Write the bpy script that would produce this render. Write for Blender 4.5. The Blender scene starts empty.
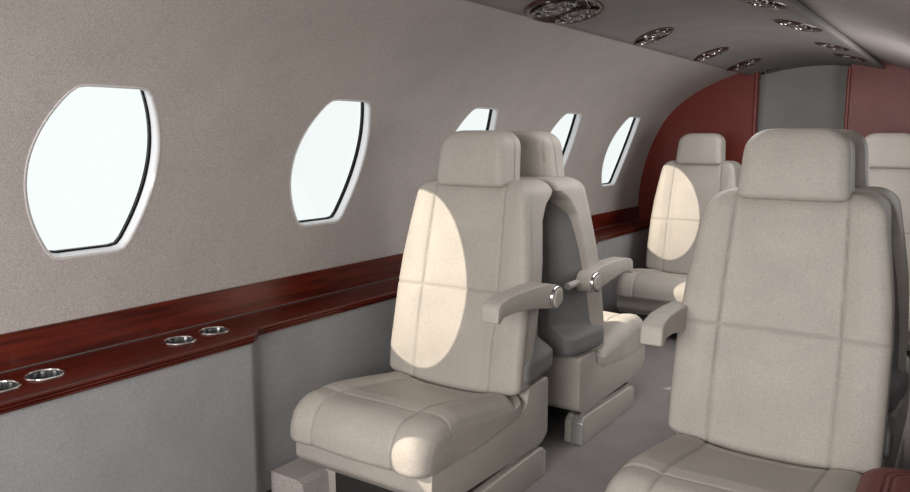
import bpy, bmesh, math, random
from mathutils import Vector, Matrix
random.seed(3)
C = bpy.context.scene.collection
PI = math.pi
sc = bpy.context.scene

# ------------------------------------------------------------------ layout constants (metres)
XC, ZC, RF = -0.84, 0.63, 1.0384       # cabin axis and radius of the curved sidewall
LEDGE_Z = 0.528
Y0, Y1 = -1.00, 4.95                   # front and aft bulkheads
CL, CR = -1.321, -0.374                # centre lines of the two seat columns
YW = [0.23, 1.065, 1.90, 2.735, 3.57, 4.405]   # window centres
PITCH = 0.835
PANEL_B = 0.366                        # half width of the dropped ceiling panel

# ------------------------------------------------------------------ materials
def new_mat(name):
    m = bpy.data.materials.new(name); m.use_nodes = True
    nt = m.node_tree
    return m, nt, nt.nodes['Principled BSDF']

def srgb(r, g, b):
    f = lambda c: (c/255/12.92) if c/255 <= .04045 else ((c/255+.055)/1.055)**2.4
    return (f(r), f(g), f(b), 1)

def N(nt, typ, **kw):
    n = nt.nodes.new(typ)
    for k, v in kw.items(): setattr(n, k, v)
    return n

def grain_mat(name, col, rough=.55, scale=350, speck=.16, bump=.15, blotch=.06, seam=False, spec=.4, sheen=0, bdist=.002):
    """leather / fabric: fine pebbled grain in colour and relief"""
    m, nt, b = new_mat(name)
    tc = N(nt, 'ShaderNodeTexCoord')
    n1 = N(nt, 'ShaderNodeTexNoise'); n1.inputs['Scale'].default_value = scale; n1.inputs['Detail'].default_value = 3
    n2 = N(nt, 'ShaderNodeTexNoise'); n2.inputs['Scale'].default_value = 7; n2.inputs['Detail'].default_value = 3
    nt.links.new(tc.outputs['Object'], n1.inputs['Vector']); nt.links.new(tc.outputs['Object'], n2.inputs['Vector'])
    r1 = N(nt, 'ShaderNodeMapRange'); r1.inputs['From Min'].default_value = .3; r1.inputs['From Max'].default_value = .7
    r1.inputs['To Min'].default_value = 1-speck; r1.inputs['To Max'].default_value = 1+speck
    nt.links.new(n1.outputs['Fac'], r1.inputs['Value'])
    r2 = N(nt, 'ShaderNodeMapRange'); r2.inputs['From Min'].default_value = .3; r2.inputs['From Max'].default_value = .7
    r2.inputs['To Min'].default_value = 1-blotch; r2.inputs['To Max'].default_value = 1+blotch
    nt.links.new(n2.outputs['Fac'], r2.inputs['Value'])
    mu = N(nt, 'ShaderNodeMath', operation='MULTIPLY')
    nt.links.new(r1.outputs['Result'], mu.inputs[0]); nt.links.new(r2.outputs['Result'], mu.inputs[1])
    fac = mu.outputs[0]
    if seam:
        at = N(nt, 'ShaderNodeAttribute', attribute_name='seam')
        ms = N(nt, 'ShaderNodeMapRange'); ms.inputs['To Min'].default_value = 1.0; ms.inputs['To Max'].default_value = .78
        nt.links.new(at.outputs['Fac'], ms.inputs['Value'])
        m3 = N(nt, 'ShaderNodeMath', operation='MULTIPLY')
        nt.links.new(fac, m3.inputs[0]); nt.links.new(ms.outputs['Result'], m3.inputs[1]); fac = m3.outputs[0]
    vm = N(nt, 'ShaderNodeVectorMath', operation='SCALE'); vm.inputs[0].default_value = col[:3]
    nt.links.new(fac, vm.inputs['Scale']); nt.links.new(vm.outputs['Vector'], b.inputs['Base Color'])
    bp = N(nt, 'ShaderNodeBump'); bp.inputs['Strength'].default_value = bump; bp.inputs['Distance'].default_value = bdist
    nt.links.new(n1.outputs['Fac'], bp.inputs['Height']); nt.links.new(bp.outputs['Normal'], b.inputs['Normal'])
    b.inputs['Roughness'].default_value = rough
    b.inputs['Specular IOR Level'].default_value = spec
    return m

def wood_mat(name, dark, light, rough=.22, sx=(18, 1.2, 18), spec=.5):
    m, nt, b = new_mat(name)
    tc = N(nt, 'ShaderNodeTexCoord')
    mp = N(nt, 'ShaderNodeMapping'); mp.inputs['Scale'].default_value = sx
    nt.links.new(tc.outputs['Object'], mp.inputs['Vector'])
    n1 = N(nt, 'ShaderNodeTexNoise'); n1.inputs['Scale'].default_value = 3; n1.inputs['Detail'].default_value = 6; n1.inputs['Distortion'].default_value = .6
    nt.links.new(mp.outputs['Vector'], n1.inputs['Vector'])
    cr = N(nt, 'ShaderNodeValToRGB'); cr.color_ramp.elements[0].position = .35; cr.color_ramp.elements[1].position = .68
    cr.color_ramp.elements[0].color = dark; cr.color_ramp.elements[1].color = light
    nt.links.new(n1.outputs['Fac'], cr.inputs['Fac']); nt.links.new(cr.outputs['Color'], b.inputs['Base Color'])
    b.inputs['Roughness'].default_value = rough; b.inputs['Specular IOR Level'].default_value = spec
    return m

def plain(name, col, rough=.5, metal=0, spec=.5):
    m, nt, b = new_mat(name)
    tc = N(nt, 'ShaderNodeTexCoord')
    n1 = N(nt, 'ShaderNodeTexNoise'); n1.inputs['Scale'].default_value = 60
    nt.links.new(tc.outputs['Object'], n1.inputs['Vector'])
    r1 = N(nt, 'ShaderNodeMapRange'); r1.inputs['To Min'].default_value = rough*.9; r1.inputs['To Max'].default_value = rough*1.1
    nt.links.new(n1.outputs['Fac'], r1.inputs['Value']); nt.links.new(r1.outputs['Result'], b.inputs['Roughness'])
    b.inputs['Base Color'].default_value = col
    b.inputs['Metallic'].default_value = metal; b.inputs['Specular IOR Level'].default_value = spec
    return m

M = {}
M['leather'] = grain_mat('cream_leather', (.425, .395, .360), rough=.5, scale=480, speck=.20, bump=.25, seam=True, spec=.35)
M['shell'] = grain_mat('grey_shell', (.19, .188, .192), rough=.55, scale=300, speck=.1, bump=.1, spec=.3)
M['wall'] = grain_mat('sidewall_fabric', (.415, .38, .365), rough=.8, scale=300, speck=.22, bump=.25, blotch=.04, spec=.15)
M['lower'] = grain_mat('lower_wall_fabric', (.30, .30, .31), rough=.85, scale=220, speck=.12, bump=.2, spec=.1)
M['ceiling'] = grain_mat('ceiling_fabric', (.225, .214, .208), rough=.85, scale=220, speck=.08, bump=.1, spec=.1)
M['recess'] = grain_mat('recess_fabric', (.30, .295, .29), rough=.85, scale=200, speck=.1, bump=.1, spec=.1)
M['carpet'] = grain_mat('carpet', (.23, .213, .214), rough=.95, scale=260, speck=.22, bump=.5, spec=.05)
M['burgundy'] = grain_mat('burgundy_leather', (.165, .021, .013), rough=.38, scale=150, speck=.22, bump=.3, spec=.45)
M['pad'] = grain_mat('burgundy_pad', (.11, .018, .014), rough=.5, scale=260, speck=.18, bump=.3, seam=True, spec=.4)
M['wood'] = wood_mat('cherry_wood', (.05, .006, .003, 1), (.125, .015, .007, 1))
M['chrome'] = plain('chrome', (.8, .8, .8, 1), rough=.12, metal=1)
M['dark'] = plain('dark_bezel', (.035, .012, .011, 1), rough=.25)
M['black'] = plain('black_rubber', (.003, .003, .004, 1), rough=.6, spec=.1)
M['metal'] = plain('dark_metal', (.06, .06, .06, 1), rough=.4, metal=.6)
M['silver'] = plain('silver_trim', (.74, .75, .78, 1), rough=.35, spec=.5)
M['bezel'] = grain_mat('bezel_glow_paint', (.55, .53, .52), rough=.5, scale=160, speck=.08, bump=.1, spec=.3)  # pale tone stands for light caught on the window lip
M['flute'] = plain('cup_liner', (.30, .30, .31, 1), rough=.25, metal=.9)
M['cap'] = plain('polished_cap', (.72, .72, .72, 1), rough=.3, metal=.75)
M['line'] = plain('dull_metal', (.16, .15, .15, 1), rough=.4, metal=.3)
M['lamp'] = plain('lamp_metal', (.28, .26, .255, 1), rough=.18, metal=1)
M['lens'] = plain('lamp_lens', (.16, .165, .165, 1), rough=.12, metal=.7)

def glass_mat():
    m = bpy.data.materials.new('window_glass'); m.use_nodes = True
    nt = m.node_tree; nt.nodes.remove(nt.nodes['Principled BSDF'])
    out = nt.nodes['Material Output']
    tr = N(nt, 'ShaderNodeBsdfTransparent'); tr.inputs['Color'].default_value = (.98, .99, .985, 1)
    gl = N(nt, 'ShaderNodeBsdfGlossy'); gl.inputs['Roughness'].default_value = .03
    fr = N(nt, 'ShaderNodeFresnel'); fr.inputs['IOR'].default_value = 1.35
    mul = N(nt, 'ShaderNodeMath', operation='MULTIPLY'); mul.inputs[1].default_value = .05
    mx = N(nt, 'ShaderNodeMixShader')
    nt.links.new(fr.outputs[0], mul.inputs[0]); nt.links.new(mul.outputs[0], mx.inputs[0])
    nt.links.new(tr.outputs[0], mx.inputs[1]); nt.links.new(gl.outputs[0], mx.inputs[2]); nt.links.new(mx.outputs[0], out.inputs['Surface'])
    return m
M['glass'] = glass_mat()

# ------------------------------------------------------------------ object helpers
def tag(o, label=None, cat=None, group=None, kind=None):
    for k, v in (('label', label), ('category', cat), ('group', group), ('kind', kind)):
        if v: o[k] = v
    return o

def empty(name, loc, rz=0, label=None, cat=None, group=None):
    o = bpy.data.objects.new(name, None); C.objects.link(o)
    o.location = loc; o.rotation_euler = (0, 0, rz); o.empty_display_size = .1
    return tag(o, label, cat, group)

def mesh_obj(name, verts, faces, mat, parent=None, smooth=True, angle=40, attr=None, flip=False):
    me = bpy.data.meshes.new(name)
    me.from_pydata([tuple(v) for v in verts], [], faces)
    me.validate(); 
    bm = bmesh.new(); bm.from_mesh(me)
    bmesh.ops.recalc_face_normals(bm, faces=bm.faces)
    if flip: bmesh.ops.reverse_faces(bm, faces=bm.faces)
    bm.to_mesh(me); bm.free()
    if attr:
        a = me.attributes.new('seam', 'FLOAT', 'POINT')
        a.data.foreach_set('value', attr)
    me.materials.append(mat)
    return link(name, me, parent, smooth, angle)

def link(name, me, parent=None, smooth=True, angle=40):
    for p in me.polygons: p.use_smooth = smooth
    if smooth: me.set_sharp_from_angle(angle=math.radians(angle))
    o = bpy.data.objects.new(name, me); C.objects.link(o)
    if parent: o.parent = parent
    return o

def bm_obj(name, bm, mat, parent=None, smooth=True, angle=40):
    bmesh.ops.recalc_face_normals(bm, faces=bm.faces)
    me = bpy.data.meshes.new(name); bm.to_mesh(me); bm.free()
    me.materials.append(mat)
    return link(name, me, parent, smooth, angle)

def copy_tree(o, parent=None, skip=()):
    c = o.copy(); C.objects.link(c)
    if parent: c.parent = parent
    for ch in list(o.children):
        if ch.name.split('.')[0] in skip: continue
        copy_tree(ch, c)
    return c

# rounded-rectangle section: list of (a, b, na, nb) going round; a in [-w, w], b in [b0, b1]
def rr(w, b0, b1, r0, r1, na, nb, nc):
    """r0: radius at the b0 side corners, r1: at the b1 side"""
    out = []
    r1 = max(1e-4, min(r1, w*.95, (b1-b0)*.49)); r0 = max(1e-4, min(r0, w*.95, (b1-b0)*.98-r1))
    for i in range(na):                                  # b0 side, -a to +a
        t = i/(na-1); out.append((-(w-r0)+2*(w-r0)*t, b0, 0, -1))
    for i in range(1, nc):
        a = PI/2*i/nc; out.append((w-r0+r0*math.sin(a), b0+r0-r0*math.cos(a), math.sin(a), -math.cos(a)))
    for i in range(nb):
        t = i/(nb-1); out.append((w, b0+r0+(b1-b0-r0-r1)*t, 1, 0))
    for i in range(1, nc):
        a = PI/2*i/nc; out.append((w-r1+r1*math.cos(a), b1-r1+r1*math.sin(a), math.cos(a), math.sin(a)))
    n2 = max(8, na//4)
    for i in range(n2):
        t = i/(n2-1); out.append(((w-r1)-2*(w-r1)*t, b1, 0, 1))
    for i in range(1, nc):
        a = PI/2*i/nc; out.append((-(w-r1)-r1*math.sin(a), b1-r1+r1*math.cos(a), -math.sin(a), math.cos(a)))
    for i in range(nb):
        t = i/(nb-1); out.append((-w, b1-r1-(b1-b0-r0-r1)*t, -1, 0))
    for i in range(1, nc):
        a = PI/2*i/nc; out.append((-(w-r0)-r0*math.cos(a), b0+r0-r0*math.sin(a), -math.cos(a), -math.sin(a)))
    return out

def round_in(d, R):
    """inset for a rounded end, d = distance from the end"""
    if d >= R: return 0.0
    return R - math.sqrt(max(0, R*R-(R-d)**2))

def loft(stations, section, place, disp=None, capn=True):
    """stations: param values; section(t) -> rr list; place(t, a, b) -> Vector; disp(t, a, b, na, nb) -> (offset along -normal, seam)"""
    V, A, F = [], [], []
    n = None
    for t in stations:
        S = section(t)
        n = len(S)
        for (a, b, na, nb) in S:
            s = 0.0
            if disp:
                dd, s = disp(t, a, b, na, nb)
                a -= na*dd; b -= nb*dd
            V.append(place(t, a, b)); A.append(s)
    K = len(stations)
    for k in range(K-1):
        for i in range(n):
            j = (i+1) % n
            F.append((k*n+i, k*n+j, (k+1)*n+j, (k+1)*n+i))
    F.append(tuple(range(n-1, -1, -1))); F.append(tuple(range((K-1)*n, K*n)))
    return V, F, A

def stations(t0, t1, n, R0, R1):
    """denser near both rounded ends"""
    out = []
    for i in range(7): out.append(t0 + R0*(1-math.cos(PI/2*i/7)))
    for i in range(n+1): out.append(t0+R0+(t1-t0-R0-R1)*i/n)
    for i in range(6, -1, -1): out.append(t1 - R1*(1-math.cos(PI/2*i/7)))
    return out

def interp(x, tab):
    if x <= tab[0][0]: return tab[0][1]
    for (x0, y0), (x1, y1) in zip(tab, tab[1:]):
        if x <= x1:
            t = (x-x0)/(x1-x0); return y0+(y1-y0)*t
    return tab[-1][1]

def gs(d, s): return math.exp(-(d/s)**2)

def extrude_profile(pts, x0, x1, bev, mat, name, parent, seg=3, angle=35):
    """side profile in (y, z) extruded along x, cap edges rounded"""
    bm = bmesh.new()
    A = [bm.verts.new((x0, p[0], p[1])) for p in pts]
    B = [bm.verts.new((x1, p[0], p[1])) for p in pts]
    n = len(pts)
    fa = bm.faces.new(A); fb = bm.faces.new(B[::-1])
    for i in range(n):
        bm.faces.new((A[i], B[i], B[(i+1) % n], A[(i+1) % n]))
    bmesh.ops.recalc_face_normals(bm, faces=bm.faces)
    if bev:
        ed = list(set(list(fa.edges)+list(fb.edges)))
        bmesh.ops.bevel(bm, geom=ed, offset=bev, segments=seg, profile=.5, affect='EDGES', clamp_overlap=True)
    return bm_obj(name, bm, mat, parent, True, angle)

def arc(cy, cz, r, a0, a1, n):
    return [(cy+r*math.cos(a0+(a1-a0)*i/n), cz+r*math.sin(a0+(a1-a0)*i/n)) for i in range(n+1)]

def fillet(pts, radii, n=5):
    """round the corners of a closed polygon"""
    out = []
    L = len(pts)
    for i, p in enumerate(pts):
        r = radii[i] if isinstance(radii, (list, tuple)) else radii
        if r <= 0: out.append(p); continue
        p = Vector(p); a = (Vector(pts[i-1])-p); b = (Vector(pts[(i+1) % L])-p)
        la, lb = a.length, b.length; a.normalize(); b.normalize()
        ang = a.angle(b)
        d = min(r/math.tan(ang/2), la*.48, lb*.48)
        q0, q1 = p+a*d, p+b*d
        for k in range(n+1):
            t = k/n
            q = q0*(1-t)**2 + p*2*t*(1-t) + q1*t*t
            out.append((q.x, q.y))
    return out

def lathe_x(prof, x_sign, cx, cy, cz, n=24):
    """profile of (r, dx) revolved round the x axis"""
    V, F = [], []
    for (r, dx) in prof:
        for k in range(n):
            a = 2*PI*k/n
            V.append((cx+x_sign*dx, cy+r*math.cos(a), cz+r*math.sin(a)))
    for i in range(len(prof)-1):
        for k in range(n):
            F.append((i*n+k, i*n+(k+1) % n, (i+1)*n+(k+1) % n, (i+1)*n+k))
    F.append(tuple(range(n))); F.append(tuple(range((len(prof)-1)*n, len(prof)*n)))
    return V, F

# ------------------------------------------------------------------ the seat (faces -y, origin on the floor below the foot of its backrest)
SEAM = .141
def yfront(z): return .2*(z-.33)          # reclined front surface
BW = [(.30, .247), (.33, .249), (.60, .245), (.70, .237), (.80, .223), (.88, .210), (.94, .200)]

def make_seat(name):
    root = empty(name, (0, 0, 0))
    # --- seat pan (leather covered box under the cushion)
    prof = fillet([(-.428, .240), (-.430, .165), (-.385, .125), (.16, .112), (.205, .135), (.205, .322), (.080, .322), (.062, .262), (-.20, .240)],
                  [.004, .03, .03, .03, .03, .012, .014, .03, .02])
    extrude_profile(prof, -.244, .244, .022, M['leather'], 'seat_pan', root)
    # --- seat cushion
    z0, z1 = .226, .350
    # section goes along y with b = z: the "b0" side is the underside
    def csec(x):
        d = min(x+.246, .246-x); e = round_in(d, .05)
        yb, yf = .060, -.470
        h = (yb-yf)/2 - e*.8; c = (yb+yf)/2
        S = rr(h, -(z1-e*.9), -(z0+e*.1), .085, .02, 90, 12, 10)   # top side dense, mirrored in z
        return [(a+c, b, na, nb) for a, b, na, nb in S]
    def cdisp(x, a, b, na, nb):
        z = -b
        s = 0; d = 0
        topish = max(0, -nb); frontish = max(0, -na)
        w = max(topish, frontish)
        g = max(gs(abs(x)-SEAM, .0035)*w, gs(a+.345, .0035)*topish)
        d += .0035*g; s = g
        # edge seam between top and side panels
        g2 = gs(abs(x)-.240, .003)*w*.6
        s = max(s, g2); d += .002*g2
        # puffed panels
        u = abs(x)/SEAM
        puff = (1-min(1, u)**2) if u < 1 else math.sin(PI*min(1, (abs(x)-SEAM)/(.246-SEAM)))
        py = abs(math.sin(PI*min(1, max(0, (a+.345)/.36)))) if a > -.345 else math.sin(PI*min(1, (-.345-a)/.25))
        d -= .006*puff*(.4+.6*py)*w
        # bolsters a little higher at the sides, sag toward the back
        if topish > .5:
            d -= .006*min(1, max(0, (abs(x)-.10)/.08))*(1 if a > -.345 else .5)
            d += (.040+.012*max(0, 1-(a*0+abs(x)/.16)**2))*min(1, max(0, (a+.30)/.26))
        return d, s
    def cplace(x, a, b):
        z = -b
        t = min(1, max(0, (a+.24)/.28)); low = max(0, min(1, (.300-z)/.06))
        return Vector((x, a, z + .018*t*t*(3-2*t)*low))
    V, F, A = loft(stations(-.246, .246, 84, .05, .05), csec, cplace, cdisp)
    mesh_obj('seat_cushion', V, F, M['leather'], root, attr=A)
    # --- backrest cushion
    zb, zt = .312, .945
    def TT(z): return interp(z, [(.3, .085), (.6, .105), (.82, .112), (.87, .140), (.905, .190), (.95, .192)])
    def bsec(z):
        e0 = round_in(z-zb, .02); e1 = round_in(zt-z, .045); e1w = round_in(zt-z, .05)
        w = interp(z, BW) - e0 - e1w
        y0 = yfront(z)+e0+e1*.9; y1 = yfront(z)+TT(z)-e0-e1*.7
        return rr(w, y0, y1, .02, .024, 104, 10, 6)
    def bdisp(z, a, b, na, nb):
        fr = max(0, -nb)
        k = interp(z, BW)/.245
        sx = SEAM*(k*.45+.55)
        g = max(gs(abs(a)-sx, .0035), gs(z-.606, .0035))*fr
        d = .0032*g; s = g
        gg = gs(b-(yfront(z)+.028), .004)*abs(na)*.45
        d += .002*gg; s = max(s, gg)
        u = abs(a)/sx
        puff = (1-min(1, u)**2) if u < 1 else math.sin(PI*min(1, (abs(a)-sx)/(.245*k-sx+.001)))
        pz = abs(math.sin(PI*(z-.606)/.30)) if z < .606 else abs(math.sin(PI*min(1, (z-.606)/.36)))
        d -= (.004*puff*(.35+.65*pz))*fr
        d -= .010*min(1, max(0, (abs(a)-.11)/.07))*fr*min(1, (z-.3)/.1)
        return d, s
    def bplace(z, a, b):
        dz = -.020*(1-min(1, (abs(a)/.24))**2)*max(0, 1-(z-zb)/.16)
        return Vector((a, b, z+dz))
    V, F, A = loft(stations(zb, zt, 120, .02, .05), bsec, bplace, bdisp)
    back = mesh_obj('backrest', V, F, M['leather'], root, attr=A)
    # --- grey back shell
    def ssec(z):
        w = interp(z, BW)-.012
        if z > .72: w = (interp(z, BW)-.012)*max(.05, 1-((z-.72)/.185)**4)**.4
        lip = max(0, min(1, (.44-z)/.045)); lip = lip*lip*(3-2*lip)
        w = w + .024*lip
        e0 = round_in(z-.335, .025)
        y0 = (yfront(z)+.065)*(1-lip) + (.030+e0)*lip
        y1 = .268 - e0*.8
        S = rr(w-e0*.6, y0, y1, .02, .03, 24, 10, 7)
        tp = .27*(1-lip)+.10*lip          # chamfered plan, narrower to the rear
        return [(a*(1-tp*min(1, max(0, (b-y0-.03)/(y1-y0-.03)))), b, na, nb) for a, b, na, nb in S]
    V, F, A = loft(stations(.335, .892, 60, .03, .02), ssec, lambda z, a, b: Vector((a, b, z)))
    mesh_obj('back_shell', V, F, M['shell'], root)
    # --- headrest
    hb, ht = .925, 1.101
    def hsec(z):
        e0 = round_in(z-hb, .016); e1 = round_in(ht-z, .035); e1w = round_in(ht-z, .056)
        t = (z-hb)/(ht-hb)
        w = .131 - .012*t - e0 - e1w
        yf = .098 + .028*t
        return rr(w, yf+e0+e1*.8, yf+.130-e0-e1*.8, .028, .035, 60, 16, 7)
    def hdisp(z, a, b, na, nb):
        t = (z-hb)/(ht-hb)
        fr = max(0, -nb); bk = max(0, nb)
        yf = .098+.028*t
        d = -.010*(1-(a/.15)**2)*math.sin(PI*min(1, max(0, t)))*fr
        g = gs(b-(yf+.072), .0035)*max(abs(na), 0)           # seam between pad and wrap, round the sides
        gb = max(gs(abs(a)-.105, .004)*(1 if z < 1.065 else 0), gs(z-1.062, .004)*(1 if abs(a) < .108 else 0))*bk
        d += .004*g + .005*gb
        return d, max(g*.9, gb)
    V, F, A = loft(stations(hb, ht, 40, .016, .056), hsec, lambda z, a, b: Vector((a, b, z)), hdisp)
    mesh_obj('headrest', V, F, M['leather'], root, attr=A)
    # --- pedestal between pan and skids
    prof = fillet([(-.37, .05), (-.37, .14), (.06, .14), (.06, .05)], .01)
    extrude_profile(prof, -.15, .15, .006, M['metal'], 'pedestal', root)
    # --- two floor skids with chrome end caps
    for s in (-1, 1):
        xo, xi = s*.248, s*.178
        pr = fillet([(-.31, .0), (-.31, .088), (.155, .100), (.180, .078), (.180, .0)], [.006, .03, .012, .02, .004])
        sk = extrude_profile(pr, xi, xo, .012, M['leather'], 'floor_skid', root)
        xa, xb = s*.238, s*.212
        outer = [(.160, .1025), (.1845, .082), (.1845, .002), (.175, .002), (.175, .078), (.155, .094)]
        extrude_profile(fillet(outer, [.006, .012, .001, .001, .006, .002]), s*.249, s*.205, .006, M['cap'], 'end_cap', sk)
        top = [(-.30, .0890), (-.30, .0940), (.156, .1045), (.156, .0985)]
        extrude_profile(top, s*.205, s*.226, .001, M['chrome'], 'track_strip', sk)
    return root

def add_arm(root, s, off=.240, hz=.606, short=0.0, hy=.140):
    """aisle-side armrest on local side s"""
    HY, HZ = hy, hz
    R = .037
    top = arc(HY, HZ, R, -PI*.62, PI*.53, 14)
    nose = [(a+short*max(0, min(1, (.05-a)/.2)), b+HZ-.606) for a, b in fillet([(HY-.05, .654), (.0, .656), (-.12, .654), (-.168, .646), (-.192, .636), (-.198, .588), (-.182, .586), (-.162, .600), (-.10, .602), (.02, .590)],
                  [0, .04, .04, .03, .022, .006, .006, .03, .04, 0], 4)]
    pts = top + nose
    x0, x1 = s*off, s*(off+.056)
    arm = extrude_profile(pts, x0, x1, .010, M['leather'], 'armrest', root, seg=3)
    V, F = lathe_x([(.0355, -.004), (.0355, .008), (.033, .011), (.028, .0115)], s, s*(off+.054), HY, HZ)
    hub = mesh_obj('hinge_ring', V, F, M['chrome'], arm)
    V, F = lathe_x([(.0265, .0), (.0265, .013), (.024, .0155), (.012, .0165), (.001, .0168)], s, s*(off+.054), HY, HZ)
    mesh_obj('hinge_button', V, F, M['leather'], hub)
    V, F = [], []
    n = 12
    for q in (0, 1):
        for k in range(n):
            a = 2*PI*k/n
            V.append((s*(.232)+.012*math.cos(a), HY+.02+q*.10, HZ+.012*math.sin(a)))
    for k in range(n): F.append((k, (k+1) % n, n+(k+1) % n, n+k))
    F.append(tuple(range(n))); F.append(tuple(range(n, 2*n)))
    mesh_obj('pivot_pin', V, F, M['leather'], arm)
    return arm

seat_a = make_seat('cabin_seat'); add_arm(seat_a, 1, .240, .600)
seat_b = copy_tree(seat_a, skip=('armrest',)); add_arm(seat_b, -1, .222, .594, .055)
YA, YB, YC = 1.90, 2.545, 4.28
G = 'cream leather cabin seats'
def put(o, x, y, rz, label):
    o.location = (x, y, 0); o.rotation_euler = (0, 0, rz); tag(o, label, 'seat', G)
put(seat_a, CL, YA, 0, 'cream leather seat facing the camera beside the left ledge, nearest seat with sun patches')
put(seat_b, CR, YA, 0, 'large cream leather seat closest to the camera at lower right, no sun on it')
s2 = copy_tree(seat_a, skip=('armrest',)); add_arm(s2, -1, .222, .590, .02, .175); put(s2, CL, YB, PI, 'cream seat facing away with its grey back shell showing, behind the sunlit front left seat')
s5 = copy_tree(seat_a); put(s5, CR, YB, PI, 'cream seat facing away, almost hidden directly behind the large foreground seat')
s3 = copy_tree(seat_a); put(s3, CL, YC, 0, 'cream seat at the far left against the dark red bulkhead, sun patch on its backrest')
s6 = copy_tree(seat_b); put(s6, CR, YC, 0, 'cream seat at the far right edge, before the red bulkhead, behind the foreground seat')

# ------------------------------------------------------------------ curved sidewalls with windows
def hull_r(ph):
    """hull radius: round at window height, flatter over the crown"""
    t = min(1, max(0, (math.degrees(ph)-30)/40)); return RF - .105*t*t*(3-2*t)
def hull_z(x, grow=0.0):
    d = abs(x-XC)
    if d >= RF+grow: return ZC
    a, b = 0.0, PI/2
    for _ in range(40):
        m = (a+b)/2
        if (hull_r(m)+grow)*math.cos(m) > d: a = m
        else: b = m
    return ZC+(hull_r(a)+grow)*math.sin(a)
PH0, PH1 = math.asin((.6176-ZC)/RF), math.radians(74)
PT, PB = math.asin((1.194-ZC)/RF), math.asin((.787-ZC)/RF)
SC_ = RF*(PT+PB)/2; HS = RF*(PT-PB)/2

def cyl(side, y, s, depth=0):
    ph = s/RF
    r = hull_r(ph)+depth
    return Vector((XC + side*r*math.cos(ph), y, ZC + r*math.sin(ph)))

def outline(off=0):
    """window outline in (y, s) round its centre, going round; barrel shape with a short flat top and bottom"""
    top, bot, mid = .088, .094, .165
    pts = []
    n = 22
    def half(v):                       # v from -1 (bottom) to 1 (top)
        e = bot if v < 0 else top
        return e + (mid-e)*(1-abs(v)**2.0)
    for i in range(n+1):               # right side upward
        v = -1+2*i/n; pts.append((half(v), v*HS))
    for i in range(1, 8): pts.append((top-2*top*i/8, HS))
    for i in range(n+1):
        v = 1-2*i/n; pts.append((-half(v), v*HS))
    for i in range(1, 8): pts.append((-bot+2*bot*i/8, -HS))
    # soften the corners and offset
    P = [Vector(p) for p in pts]
    for _ in range(1):
        P = [P[i]*.6+(P[i-1]+P[(i+1) % len(P)])*.2 for i in range(len(P))]
    if off:
        Q = []
        for i, p in enumerate(P):
            t = P[(i+1) % len(P)]-P[i-1]; t.normalize()
            Q.append(p+Vector((t.y, -t.x))*off)
        P = Q
    return P

def rect_hit(p, hy, s0, s1):
    """where the ray from the centre through p leaves the rectangle"""
    k = 1e9
    if p.x > 1e-9: k = min(k, hy/p.x)
    if p.x < -1e-9: k = min(k, -hy/p.x)
    if p.y > 1e-9: k = min(k, s1/p.y)
    if p.y < -1e-9: k = min(k, s0/p.y)
    return p*k

LIP = .006
def wall_cell(side, yc, y0, y1, V, F):
    """one stretch of sidewall between y0 and y1 with a window hole at yc"""
    P = outline(LIP)
    n = len(P); K = 16
    s0, s1 = RF*PH0-SC_, RF*PH1-SC_
    hy = PITCH/2
    out = [rect_hit(p, hy, s0, s1) for p in P]
    for cy, cs in ((hy, s0), (hy, s1), (-hy, s0), (-hy, s1)):
        i = min(range(n), key=lambda i: (out[i]-Vector((cy, cs))).length)
        out[i] = Vector((cy, cs))
    base = len(V)
    for k in range(K+1):
        t = (k/K)**1.25
        for p, q in zip(P, out):
            w = p*(1-t)+q*t
            V.append(cyl(side, min(max(yc+w.x, y0), y1), SC_+w.y))
    for k in range(K):
        for i in range(n):
            j = (i+1) % n
            F.append((base+k*n+i, base+k*n+j, base+(k+1)*n+j, base+(k+1)*n+i))

def strip(side, y0, y1, V, F, ny=6, ns=40):
    base = len(V)
    for i in range(ny+1):
        for k in range(ns+1):
            V.append(cyl(side, y0+(y1-y0)*i/ny, RF*(PH0+(PH1-PH0)*k/ns)))
    for i in range(ny):
        for k in range(ns):
            a = base+i*(ns+1)+k
            F.append((a, a+1, a+ns+2, a+ns+1))

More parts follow.
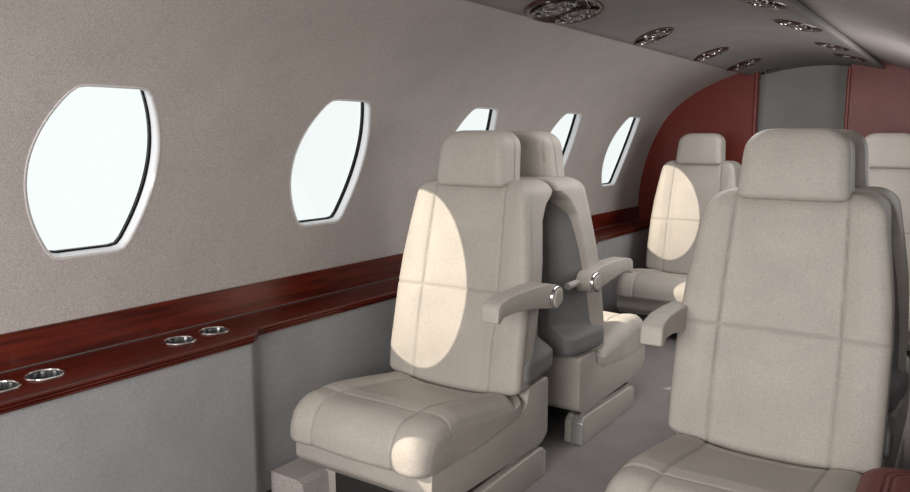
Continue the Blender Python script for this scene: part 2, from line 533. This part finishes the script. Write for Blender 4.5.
def window(side, yc, idx):
    P = [outline(o) for o in (0,)][0]
    n = len(P)
    root = empty('window_%d' % idx, cyl(side, yc, SC_)); root['kind'] = 'structure'
    o = root.location
    # silver reveal: rounded lip then a short tunnel
    rings = [(LIP+.004, -.001)]
    for k in range(0, 7):
        a = PI/2*k/6; rings.append((LIP*(1-math.sin(a)), LIP*(1-math.cos(a))*.9))
    rings += [(0, .034), (-.004, .034)]
    V, F = [], []
    for off, dep in rings:
        for p in outline(off): V.append(cyl(side, yc+p.x, SC_+p.y, dep)-o)
    for k in range(len(rings)-1):
        for i in range(n):
            j = (i+1) % n
            F.append((k*n+i, k*n+j, (k+1)*n+j, (k+1)*n+i))
    fr = mesh_obj('window_frame', V, F, M['silver'], root, angle=60); fr['kind'] = 'structure'
    # pale lip ring on the wall face, light glowing round the opening put into its colour
    V, F = [], []
    rings2 = [(LIP+.005, .0008), (LIP+.003, -.0014), (LIP+.0005, -.0018), (LIP-.002, .000)]
    for off, dep in rings2:
        for p in outline(off): V.append(cyl(side, yc+p.x, SC_+p.y, dep)-o)
    for k in range(len(rings2)-1):
        for i in range(n):
            j = (i+1) % n
            F.append((k*n+i, k*n+j, (k+1)*n+j, (k+1)*n+i))
    bz = mesh_obj('window_bezel', V, F, M['bezel'], root, angle=60); bz['kind'] = 'structure'
    # black gasket
    V, F = [], []
    rings = [(.001, .026), (-.0035, .027), (-.0035, .040), (.001, .040)]
    for off, dep in rings:
        for p in outline(off): V.append(cyl(side, yc+p.x, SC_+p.y, dep)-o)
    for k in range(3):
        for i in range(n):
            j = (i+1) % n
            F.append((k*n+i, k*n+j, (k+1)*n+j, (k+1)*n+i))
    gk = mesh_obj('window_gasket', V, F, M['black'], root, angle=30); gk['kind'] = 'structure'
    # pane, curved with the hull
    V, F = [], []
    Q = outline(-.001); K = 6
    for k in range(K+1):
        t = 1-k/(K+.6)
        for p in Q: V.append(cyl(side, yc+p.x*t, SC_+p.y*t, .033)-o)
    for k in range(K):
        for i in range(n):
            j = (i+1) % n
            F.append((k*n+i, k*n+j, (k+1)*n+j, (k+1)*n+i))
    F.append(tuple(range(K*n, K*n+n)))
    pn = mesh_obj('window_pane', V, F, M['glass'], root); pn['kind'] = 'structure'

wi = 1
for side, nm in ((-1, 'left'), (1, 'right')):
    V, F = [], []
    strip(side, Y0, YW[0]-PITCH/2, V, F)
    for i, yc in enumerate(YW):
        wall_cell(side, yc, yc-PITCH/2, yc+PITCH/2, V, F)
    strip(side, YW[-1]+PITCH/2, Y1+.3, V, F, ny=2)
    w = mesh_obj('wall_' + nm, V, F, M['wall'], flip=False, angle=80); w['kind'] = 'structure'
    for yc in YW:
        window(side, yc, wi); wi += 1

# crown of the hull above the ceiling panel
V, F = [], []
a0 = PH1-.01; n = 24
for yy in (Y0, Y1+.3):
    for k in range(n+1):
        a = a0+(PI-2*a0)*k/n
        rr2 = hull_r(min(a, PI-a))+.001; V.append((XC+rr2*math.cos(a), yy, ZC+rr2*math.sin(a)))
for k in range(n): F.append((k, k+1, n+2+k, n+1+k))
o = mesh_obj('ceiling_crown', V, F, M['wall'], angle=80); o['kind'] = 'structure'; o.name = 'ceiling_2'

# dropped, gently arched ceiling panel
def panel_z(dx): return 1.510 - .056*(dx/PANEL_B)**2
V, F = [], []
n = 28; yA, yB = Y0, 5.17
prof = [(PANEL_B*(-1+2*k/n), panel_z(PANEL_B*(-1+2*k/n))) for k in range(n+1)]
e = PANEL_B
prof += [(e+.002, panel_z(e)+.001), (e+.003, panel_z(e)+.004), (e+.002, panel_z(e)+.020), (e-.004, panel_z(e)+.026)]
prof += [(e*.5, panel_z(0)+.02), (-e*.5, panel_z(0)+.02)]
prof += [(-e+.004, panel_z(e)+.026), (-e-.008, panel_z(e)+.020), (-e-.009, panel_z(e)+.010), (-e-.006, panel_z(e)+.003)]
m = len(prof); ny = 30
for i in range(ny+1):
    yy = yA+(yB-yA)*i/ny
    for dx, z in prof: V.append((XC+dx, yy, z))
for i in range(ny):
    for k in range(m):
        F.append((i*m+k, i*m+(k+1) % m, (i+1)*m+(k+1) % m, (i+1)*m+k))
F.append(tuple(range(m))); F.append(tuple(range(ny*m, ny*m+m)))
o = mesh_obj('ceiling', V, F, M['ceiling'], angle=50); o['kind'] = 'structure'

# ------------------------------------------------------------------ lower sidewall, ledge, floor
XWIDE, XNARR = .80, .85              # ledge front, distance from cabin axis inward face (mirrored on the right)
def ledge_dx(y):
    """distance of the ledge front edge from the cabin axis"""
    def sm(t): t = min(1, max(0, t)); return t*t*(3-2*t)
    n = sm((y-1.395)/.085)*(1-sm((y-2.72)/.075)) + sm((y-3.74)/.15)
    return XWIDE+(XNARR-XWIDE)*n
YS = sorted(set([round(Y0+i*.05, 3) for i in range(int((Y1-Y0)/.05)+1)] + [round(1.385+i*.006, 4) for i in range(18)] +
                [round(2.71+i*.006, 4) for i in range(18)] + [round(3.73+i*.01, 4) for i in range(18)] + [Y1]))
XB = math.sqrt(RF**2-(LEDGE_Z-ZC)**2)   # ledge meets wall here

ledge_left = ledge_dx
for side, nm in ((-1, 'left'), (1, 'right')):
    if side > 0: ledge_dx = lambda y: ledge_left(y)+.07
    # lower wall (fabric) below the ledge, with its return to the hull at the floor
    V, F = [], []
    zs = [0.0, .05, .2, .35, .5005]
    for y in YS:
        for z in zs: V.append((XC+side*(ledge_dx(y)+.018), y, z))
    m = len(zs)
    for i in range(len(YS)-1):
        for k in range(m-1): F.append((i*m+k, i*m+k+1, (i+1)*m+k+1, (i+1)*m+k))
    o = mesh_obj('wall_lower_' + nm, V, F, M['lower'], angle=60); o['kind'] = 'structure'

    lab = {'left': 'dark cherry wood ledge with chrome cup holders along the left wall under the windows',
           'right': 'cherry wood ledge along the right wall behind the foreground seat'}[nm]
    L = empty('wood_ledge', (XC+side*.95, (Y0+Y1)/2, LEDGE_Z), 0, lab, 'ledge')
    ox, oy, oz = L.location
    # top board with three reeds on the front edge
    reed = []
    for k in range(3):
        zc_ = -.0040-.0085*k
        for j in range(7):
            a = PI/2-PI*j/6
            reed.append((-.004*k*0 - .0042*math.cos(a)+.0042, zc_+.0039*math.sin(a)))
    prof = [(None, .0), (.03, .0), (.014, .0)] + [(r[0]+.002+.0022*(i//7), r[1]) for i, r in enumerate(reed)] + [(.02, -.027), (None, -.027)]
    V, F = [], []
    for y in YS:
        f = ledge_dx(y)
        for dx, dz in prof:
            X = (XB+.012) if dx is None else f+dx
            V.append((XC+side*X-ox, y-oy, LEDGE_Z+dz-oz))
    m = len(prof)
    for i in range(len(YS)-1):
        for k in range(m): F.append((i*m+k, i*m+(k+1) % m, (i+1)*m+(k+1) % m, (i+1)*m+k))
    F.append(tuple(range(m))); F.append(tuple(range((len(YS)-1)*m, len(YS)*m)))
    top = mesh_obj('ledge_top', V, F, M['wood'], L, angle=30)
    # back panel following the hull, with a thin metal line at its foot
    V, F = [], []
    zz = [LEDGE_Z-.01+(.617-LEDGE_Z+.01)*k/8 for k in range(9)]
    for y in (Y0, Y1):
        for z in zz: V.append((XC+side*(math.sqrt(RF**2-(z-ZC)**2)-.006)-ox, y-oy, z-oz))
        z = zz[-1]; V.append((XC+side*(math.sqrt(RF**2-(z-ZC)**2)+.03)-ox, y-oy, z-oz))
    m = len(zz)+1
    for k in range(m-1): F.append((k, k+1, m+k+1, m+k))
    mesh_obj('back_panel', V, F, M['wood'], L, angle=40)
    V, F = [], []
    sq = [(-.011, 0), (-.011, .0022), (-.0075, .0022), (-.0075, 0)]
    for y in (Y0, Y1):
        for dx, dz in sq: V.append((XC+side*(XB+dx)-ox, y-oy, LEDGE_Z+dz-oz+.0003))
    for k in range(4): F.append((k, (k+1) % 4, 4+(k+1) % 4, 4+k))
    F.append((0, 1, 2, 3)); F.append((4, 5, 6, 7))
    mesh_obj('metal_line', V, F, M['line'], L, smooth=False)
    if nm == 'left':
        cups = [(-1.758, .772), (-1.763, .876), (-1.761, 1.243), (-1.772, 1.364), (-1.760, 3.20), (-1.763, 3.32)]
        bm = bmesh.new()
        for cx, cy in cups:
            bmesh.ops.create_cone(bm, cap_ends=True, segments=40, radius1=.0405, radius2=.0405, depth=.2,
                                  matrix=Matrix.Translation((cx-ox, cy-oy, 0)))
        me = bpy.data.meshes.new('cutter'); bm.to_mesh(me); bm.free()
        cut = bpy.data.objects.new('cutter', me); C.objects.link(cut); cut.parent = L
        bpy.context.view_layer.update()
        md = top.modifiers.new('b', 'BOOLEAN'); md.object = cut; md.operation = 'DIFFERENCE'; md.solver = 'EXACT'
        bpy.context.view_layer.update()
        dg = bpy.context.evaluated_depsgraph_get()
        nme = bpy.data.meshes.new_from_object(top.evaluated_get(dg))
        top.modifiers.clear(); top.data = nme
        for p in nme.polygons: p.use_smooth = True
        nme.set_sharp_from_angle(angle=math.radians(30))
        bpy.data.objects.remove(cut)
        first = None
        for cx, cy in cups[:4]:
            if first is None:
                # rim, a torus-like ring
                bm = bmesh.new()
                n, k = 48, 8
                R, r = .0413, .0028
                vs = [[bm.verts.new(((R+r*math.cos(2*PI*j/k))*math.cos(2*PI*i/n), (R+r*math.cos(2*PI*j/k))*math.sin(2*PI*i/n), .001+r*math.sin(2*PI*j/k))) for j in range(k)] for i in range(n)]
                for i in range(n):
                    for j in range(k):
                        bm.faces.new((vs[i][j], vs[(i+1) % n][j], vs[(i+1) % n][(j+1) % k], vs[i][(j+1) % k]))
                first = bm_obj('cup_holder', bm, M['chrome'], L)
                # fluted cup liner
                V, F = [], []
                n = 72; zz2 = [.0, -.012, -.06, -.064]
                for q, z in enumerate(zz2):
                    for i in range(n):
                        rr_ = .0400 - (.0025 if i % 6 < 3 and q > 0 else 0)
                        if q == 3: rr_ = .032
                        a = 2*PI*i/n; V.append((rr_*math.cos(a), rr_*math.sin(a), z))
                for q in range(3):
                    for i in range(n): F.append((q*n+i, q*n+(i+1) % n, (q+1)*n+(i+1) % n, (q+1)*n+i))
                F.append(tuple(range(3*n, 4*n)))
                mesh_obj('cup_liner', V, F, M['flute'], first, flip=True, angle=25)
                h = first
            else:
                h = copy_tree(first, L)
            h.location = (cx-ox, cy-oy, 0)
        for cx, cy in cups[4:]:
            h = copy_tree(first, L); h.location = (cx-ox, cy-oy, 0)

# outer skin below the windows, closing the hull behind the ledges
for side, nm in ((-1, 'left'), (1, 'right')):
    V, F = [], []
    for yy in (Y0, Y1+.3):
        for k in range(13):
            z = -.02+.70*k/12
            V.append((XC+side*(.035+math.sqrt(RF**2-(z-ZC)**2)), yy, z))
    for k in range(12): F.append((k, k+1, 14+k, 13+k))
    o = mesh_obj('wall_skin_' + nm, V, F, M['metal']); o['kind'] = 'structure'

# raised duct along the foot of the left wall
V, F = [], []
pr = [(-1.690, 0), (-1.690, .080), (-1.58, .080), (-1.555, .070), (-1.55, 0)]
for y in (1.485, 2.70):
    for x, z in pr: V.append((x, y, z))
m = len(pr)
for k in range(m): F.append((k, (k+1) % m, m+(k+1) % m, m+k))
F.append(tuple(range(m))); F.append(tuple(range(m, 2*m)))
o = mesh_obj('baseboard_left', V, F, M['wall'], smooth=False); o['kind'] = 'structure'

# floor
V, F = [], []
xa, xb = XC-.90, XC+.90
V = [(xa, Y0, 0), (xb, Y0, 0), (xb, 5.2, 0), (xa, 5.2, 0), (xa, Y0, -.04), (xb, Y0, -.04), (xb, 5.2, -.04), (xa, 5.2, -.04)]
F = [(0, 1, 2, 3), (4, 5, 6, 7), (0, 1, 5, 4), (1, 2, 6, 5), (2, 3, 7, 6), (3, 0, 4, 7)]
o = mesh_obj('floor', V, F, M['carpet'], smooth=False); o['kind'] = 'structure'

# ------------------------------------------------------------------ bulkheads
def hull_panel(name, x0, x1, ya, yb, mat, clip_top):
    """flat panel filling the hull section between x0 and x1"""
    n = 40
    pts = []
    for k in range(n+1):
        x = x0+(x1-x0)*k/n
        dx = x-XC
        z = hull_z(x, .01)
        pts.append((x, z))
    low = []
    pts = pts + [(x1, 0), (x0, 0)]
    bm = bmesh.new()
    A = [bm.verts.new((x, ya, z)) for x, z in pts]; B = [bm.verts.new((x, yb, z)) for x, z in pts]
    bm.faces.new(A); bm.faces.new(B[::-1])
    for i in range(len(pts)): bm.faces.new((A[i], A[(i+1) % len(pts)], B[(i+1) % len(pts)], B[i]))
    o = bm_obj(name, bm, mat, None, True, 30); o['kind'] = 'structure'
    return o
XL, XR = -1.160, -.640
hull_panel('wall_aft_left', XC-RF-.005, XL, Y1, Y1+.05, M['burgundy'], False)
hull_panel('wall_aft_right', XR, XC+RF+.005, Y1, Y1+.05, M['burgundy'], False)
# slim edge trims of the opening
for i, (x0, x1) in enumerate(((XL-.004, XL+.016), (XR-.016, XR+.004))):
    pr = fillet([(x0, Y1-.012), (x1, Y1-.012), (x1, Y1+.06), (x0, Y1+.06)], .006, 3)
    bm = bmesh.new()
    A = [bm.verts.new((x, y, 0)) for x, y in pr]; B = [bm.verts.new((x, y, 1.475)) for x, y in pr]
    bm.faces.new(A); bm.faces.new(B[::-1])
    for k in range(len(pr)): bm.faces.new((A[k], A[(k+1) % len(pr)], B[(k+1) % len(pr)], B[k]))
    o = bm_obj('trim_%d' % (i+1), bm, M['burgundy'], None, True, 40); o['kind'] = 'structure'
# grey recess behind the opening: rounded plan
V, F = [], []
pl = [(XL-.03, Y1+.05), (XL-.03, 5.02)] + [(XL+.05-.08*math.cos(a), 5.08+.08*math.sin(a)) for a in [PI/2*k/8 for k in range(9)]] + \
     [(XR-.05+.08*math.sin(a), 5.08+.08*math.cos(a)) for a in [PI/2*k/8 for k in range(9)]] + [(XR+.03, Y1+.05)]
for x, y in pl: V += [(x, y, 0), (x, y, 1.60)]
for k in range(len(pl)-1): F.append((2*k, 2*k+1, 2*k+3, 2*k+2))
o = mesh_obj('wall_aft', V, F, M['recess'], angle=50); o['kind'] = 'structure'
# front bulkhead behind the camera
hull_panel('wall_front', XC-RF-.005, XC+RF+.005, Y0-.05, Y0, M['wall'], False)

# ------------------------------------------------------------------ ceiling lamps
def make_lamp():
    root = empty('ceiling_lamp', (0, 0, 0))
    # oval bezel, long axis y, hanging below z = 0
    n = 48; a, b = .070, .128
    V, F = [], []
    rings = [(1.0, 0), (.99, -.006), (.95, -.011), (.88, -.012), (.80, -.006)]
    for k, dz in rings:
        for i in range(n):
            t = 2*PI*i/n; V.append((a*k*math.cos(t), b*k*math.sin(t), dz))
    for q in range(len(rings)-1):
        for i in range(n): F.append((q*n+i, q*n+(i+1) % n, (q+1)*n+(i+1) % n, (q+1)*n+i))
    F.append(tuple(range((len(rings)-1)*n, len(rings)*n)))
    mesh_obj('bezel', V, F, M['dark'], root)
    for s in (-1, 1):
        V, F = [], []
        n2 = 32
        prof = [(.048, -.007), (.048, -.016), (.044, -.019), (.039, -.017), (.037, -.010), (.030, -.010), (.028, -.017), (.022, -.017), (.020, -.009)]
        for r, z in prof:
            for i in range(n2):
                t = 2*PI*i/n2; V.append((r*math.cos(t), r*math.sin(t)+s*.054, z))
        for q in range(len(prof)-1):
            for i in range(n2): F.append((q*n2+i, q*n2+(i+1) % n2, (q+1)*n2+(i+1) % n2, (q+1)*n2+i))
        nz = mesh_obj('lamp_ring', V, F, M['lamp'], root)
        # lens with bulb studs
        bm = bmesh.new()
        bmesh.ops.create_uvsphere(bm, u_segments=16, v_segments=8, radius=.02, matrix=Matrix.Translation((0, s*.054, -.009)) @ Matrix.Diagonal((1, 1, .45, 1)))
        for k in range(5):
            t = 2*PI*k/5+.3
            bmesh.ops.create_uvsphere(bm, u_segments=10, v_segments=6, radius=.006, matrix=Matrix.Translation((.033*math.cos(t), s*.054+.033*math.sin(t), -.012)))
        bm_obj('lens', bm, M['lens'], nz)
    # small toggle
    bm = bmesh.new()
    bmesh.ops.create_cone(bm, cap_ends=True, segments=10, radius1=.004, radius2=.003, depth=.018, matrix=Matrix.Translation((.052, 0, -.016)))
    bm_obj('toggle', bm, M['chrome'], root)
    return root
lamp = make_lamp()
spots = [(-1.112, 2.24, 'large oval ceiling lamp with twin chrome rings nearest the camera, at the top edge', 1.5),
         (-1.108, 3.02, 'oval ceiling lamp second in the left row, ahead of the largest lamp', 1.0),
         (-1.108, 3.81, 'oval ceiling lamp third in the left row, between the second lamp and the red bulkhead', 1.0),
         (-1.108, 4.45, 'oval ceiling lamp right above the top edge of the left red bulkhead', 1.1),
         (-1.100, 5.04, 'small ceiling lamp in the grey doorway recess, beyond the red bulkhead edge', .75),
         (-.572, 2.42, 'ceiling lamp of the right row cut by the top edge of the photo', 1.0),
         (-.572, 3.03, 'ceiling lamp of the right row, next one below the lamp at the top edge', 1.0),
         (-.572, 3.80, 'narrow ceiling lamp of the right row, just ahead of the last one', .9),
         (-.572, 4.38, 'last ceiling lamp of the right row, touching the top of the right red bulkhead', 1.0)]
for i, (x, y, lab, k) in enumerate(spots):
    o = lamp if i == 0 else copy_tree(lamp)
    dx = x-XC
    o.location = (x, y, panel_z(dx)+.002)
    sl = math.atan(-.056*2*dx/PANEL_B**2)          # follow the arch of the panel
    sp = 0 if i == 0 else (44 if x < XC else -17)
    o.rotation_euler = (Matrix.Rotation(-sl, 3, 'Y') @ Matrix.Rotation(math.radians(sp), 3, 'Z')).to_euler()
    o.scale = (k, k, .65*k)
    tag(o, lab, 'ceiling lamp', 'oval ceiling lamps')

# ------------------------------------------------------------------ burgundy leather console on the right
con = empty('leather_console', (.02, 1.2, 0), 0, 'dark red leather topped side console with stitched edge at the lower right corner', 'console')
x0, x1, y0_, y1_ = -.124-.02, .022-.02, -.45, .262
def psec(z):
    e1 = round_in(.523-z, .03); e0 = round_in(z-.43, .008)
    S = rr((x1-x0)/2-e1-e0, y0_+e1, y1_-e1, .05, .05, 40, 40, 10)
    return [(a+(x0+x1)/2, b, na, nb) for a, b, na, nb in S]
V, F, A = [], [], []
zs = stations(.43, .523, 6, .008, .03)
VV, FF, AA = loft(zs, psec, lambda z, a, b: Vector((a, b, z)))
# replace the flat top by concentric rings so the stitch line can be shaped
n = len(psec(zs[-1])); FF.pop()
last = VV[-n:]; cx, cy = (x0+x1)/2, (y0_+y1_)/2
K = 14
for k in range(1, K+1):
    d = .0035*k if k <= 8 else .028+(k-8)*.012
    for v in last:
        px = v.x-(1 if v.x > cx else -1)*min(abs(v.x-cx), d); py = v.y-(1 if v.y > cy else -1)*min(abs(v.y-cy), d)
        sm_ = 1.0 if k in (3, 6) else 0
        VV.append(Vector((px, py, .523+.006*min(1, k/8)-.003*sm_))); AA.append(sm_)
for k in range(K):
    o_ = len(zs)*n-n+k*n
    for i in range(n):
        FF.append((o_+i, o_+(i+1) % n, o_+n+(i+1) % n, o_+n+i))
FF.append(tuple(range(len(zs)*n-n+K*n, len(zs)*n+K*n)))
mesh_obj('leather_top', VV, FF, M['pad'], con, attr=AA)
bm = bmesh.new()
bx = [(x0+.01, y0_+.02), (x1-.004, y0_+.02), (x1-.004, y1_-.02), (x0+.01, y1_-.02)]
bx = fillet(bx, .04, 5)
A_ = [bm.verts.new((x, y, 0)) for x, y in bx]; B_ = [bm.verts.new((x, y, .435)) for x, y in bx]
bm.faces.new(A_); bm.faces.new(B_[::-1])
for k in range(len(bx)): bm.faces.new((A_[k], A_[(k+1) % len(bx)], B_[(k+1) % len(bx)], B_[k]))
bm_obj('cabinet', bm, M['lower'], con)

# ------------------------------------------------------------------ light
world = bpy.data.worlds.new('World'); sc.world = world; world.use_nodes = True
bg = world.node_tree.nodes['Background']
bg.inputs['Color'].default_value = (.90, .95, .945, 1); bg.inputs['Strength'].default_value = 1.06

def spot(loc, target, rx, rz, power, col=(1, .88, .72), tilt=0):
    """spot lamp standing in for the sun: hard edged beam from just outside the pane"""
    l = bpy.data.lights.new('sun_patch_spot', 'SPOT'); l.energy = power; l.color = col
    l.shadow_soft_size = .004; l.spot_blend = .02
    d = Vector(target)-Vector(loc)
    l.spot_size = 2*math.atan(rz/d.length)
    o = bpy.data.objects.new('sun_patch_spot', l); C.objects.link(o); o.location = loc
    o.rotation_euler = (d.to_track_quat('-Z', 'Y').to_matrix() @ Matrix.Rotation(math.radians(tilt), 3, 'Z')).to_euler()
    o.scale = (rx/rz, 1, 1)
spot((-1.92, .80, 1.06), (-1.495, 1.95, .640), .175, .285, 105, tilt=13)  # added spot lamps instead of sun, each shaped to one sunlit patch
spot((-1.92, 3.34, 1.06), (-1.495, 4.32, .67), .17, .265, 80, tilt=13)
spot((-1.90, .22, .95), (-1.09, 1.43, .268), .075, .066, 150)
spot((-1.90, 2.74, 1.0), (-1.15, 2.97, .36), .17, .17, 95)
spot((-1.90, 2.75, .95), (-1.13, 3.83, .27), .085, .085, 120)

def area(name, loc, target, sx, sy, e, col=(1, 1, 1)):
    l = bpy.data.lights.new(name, 'AREA'); l.shape = 'RECTANGLE'; l.size = sx; l.size_y = sy; l.energy = e; l.color = col
    o = bpy.data.objects.new(name, l); C.objects.link(o); o.location = loc
    d = Vector(target)-Vector(loc); o.rotation_euler = d.to_track_quat('-Z', 'Y').to_euler()
    return o
area('front_fill', (-.55, -.75, 1.05), (-1.0, 3, .7), 1.4, .8, 54, (1, .97, .93))  # added soft fill behind the camera, not a cabin fixture
area('aft_fill_lamp', (.0, 3.42, 1.0), (-1.7, 3.6, 1.0), .7, .5, 9, (1, .98, .96))
area('aisle_fill', (-.84, 3.2, 1.44), (-.84, 3.2, 0), .3, 2.4, 10, (1, .97, .94))  # added unseen fill over the aisle, no fixture there

# ------------------------------------------------------------------ camera
cam = bpy.data.cameras.new('camera'); co = bpy.data.objects.new('camera', cam); C.objects.link(co)
f = 760.0
p = math.atan(109/760); th = math.atan(525*math.cos(p)/760)
cam.sensor_fit = 'HORIZONTAL'; cam.sensor_width = 36; cam.lens = 36*f/910; cam.clip_start = .02
co.location = (0, 0, 1.08)
co.rotation_euler = (PI/2-p, 0, th)
sc.camera = co
sc.view_settings.view_transform = 'Standard'
sc.view_settings.look = 'None'
sc.view_settings.exposure = 0
sc.view_settings.gamma = 1
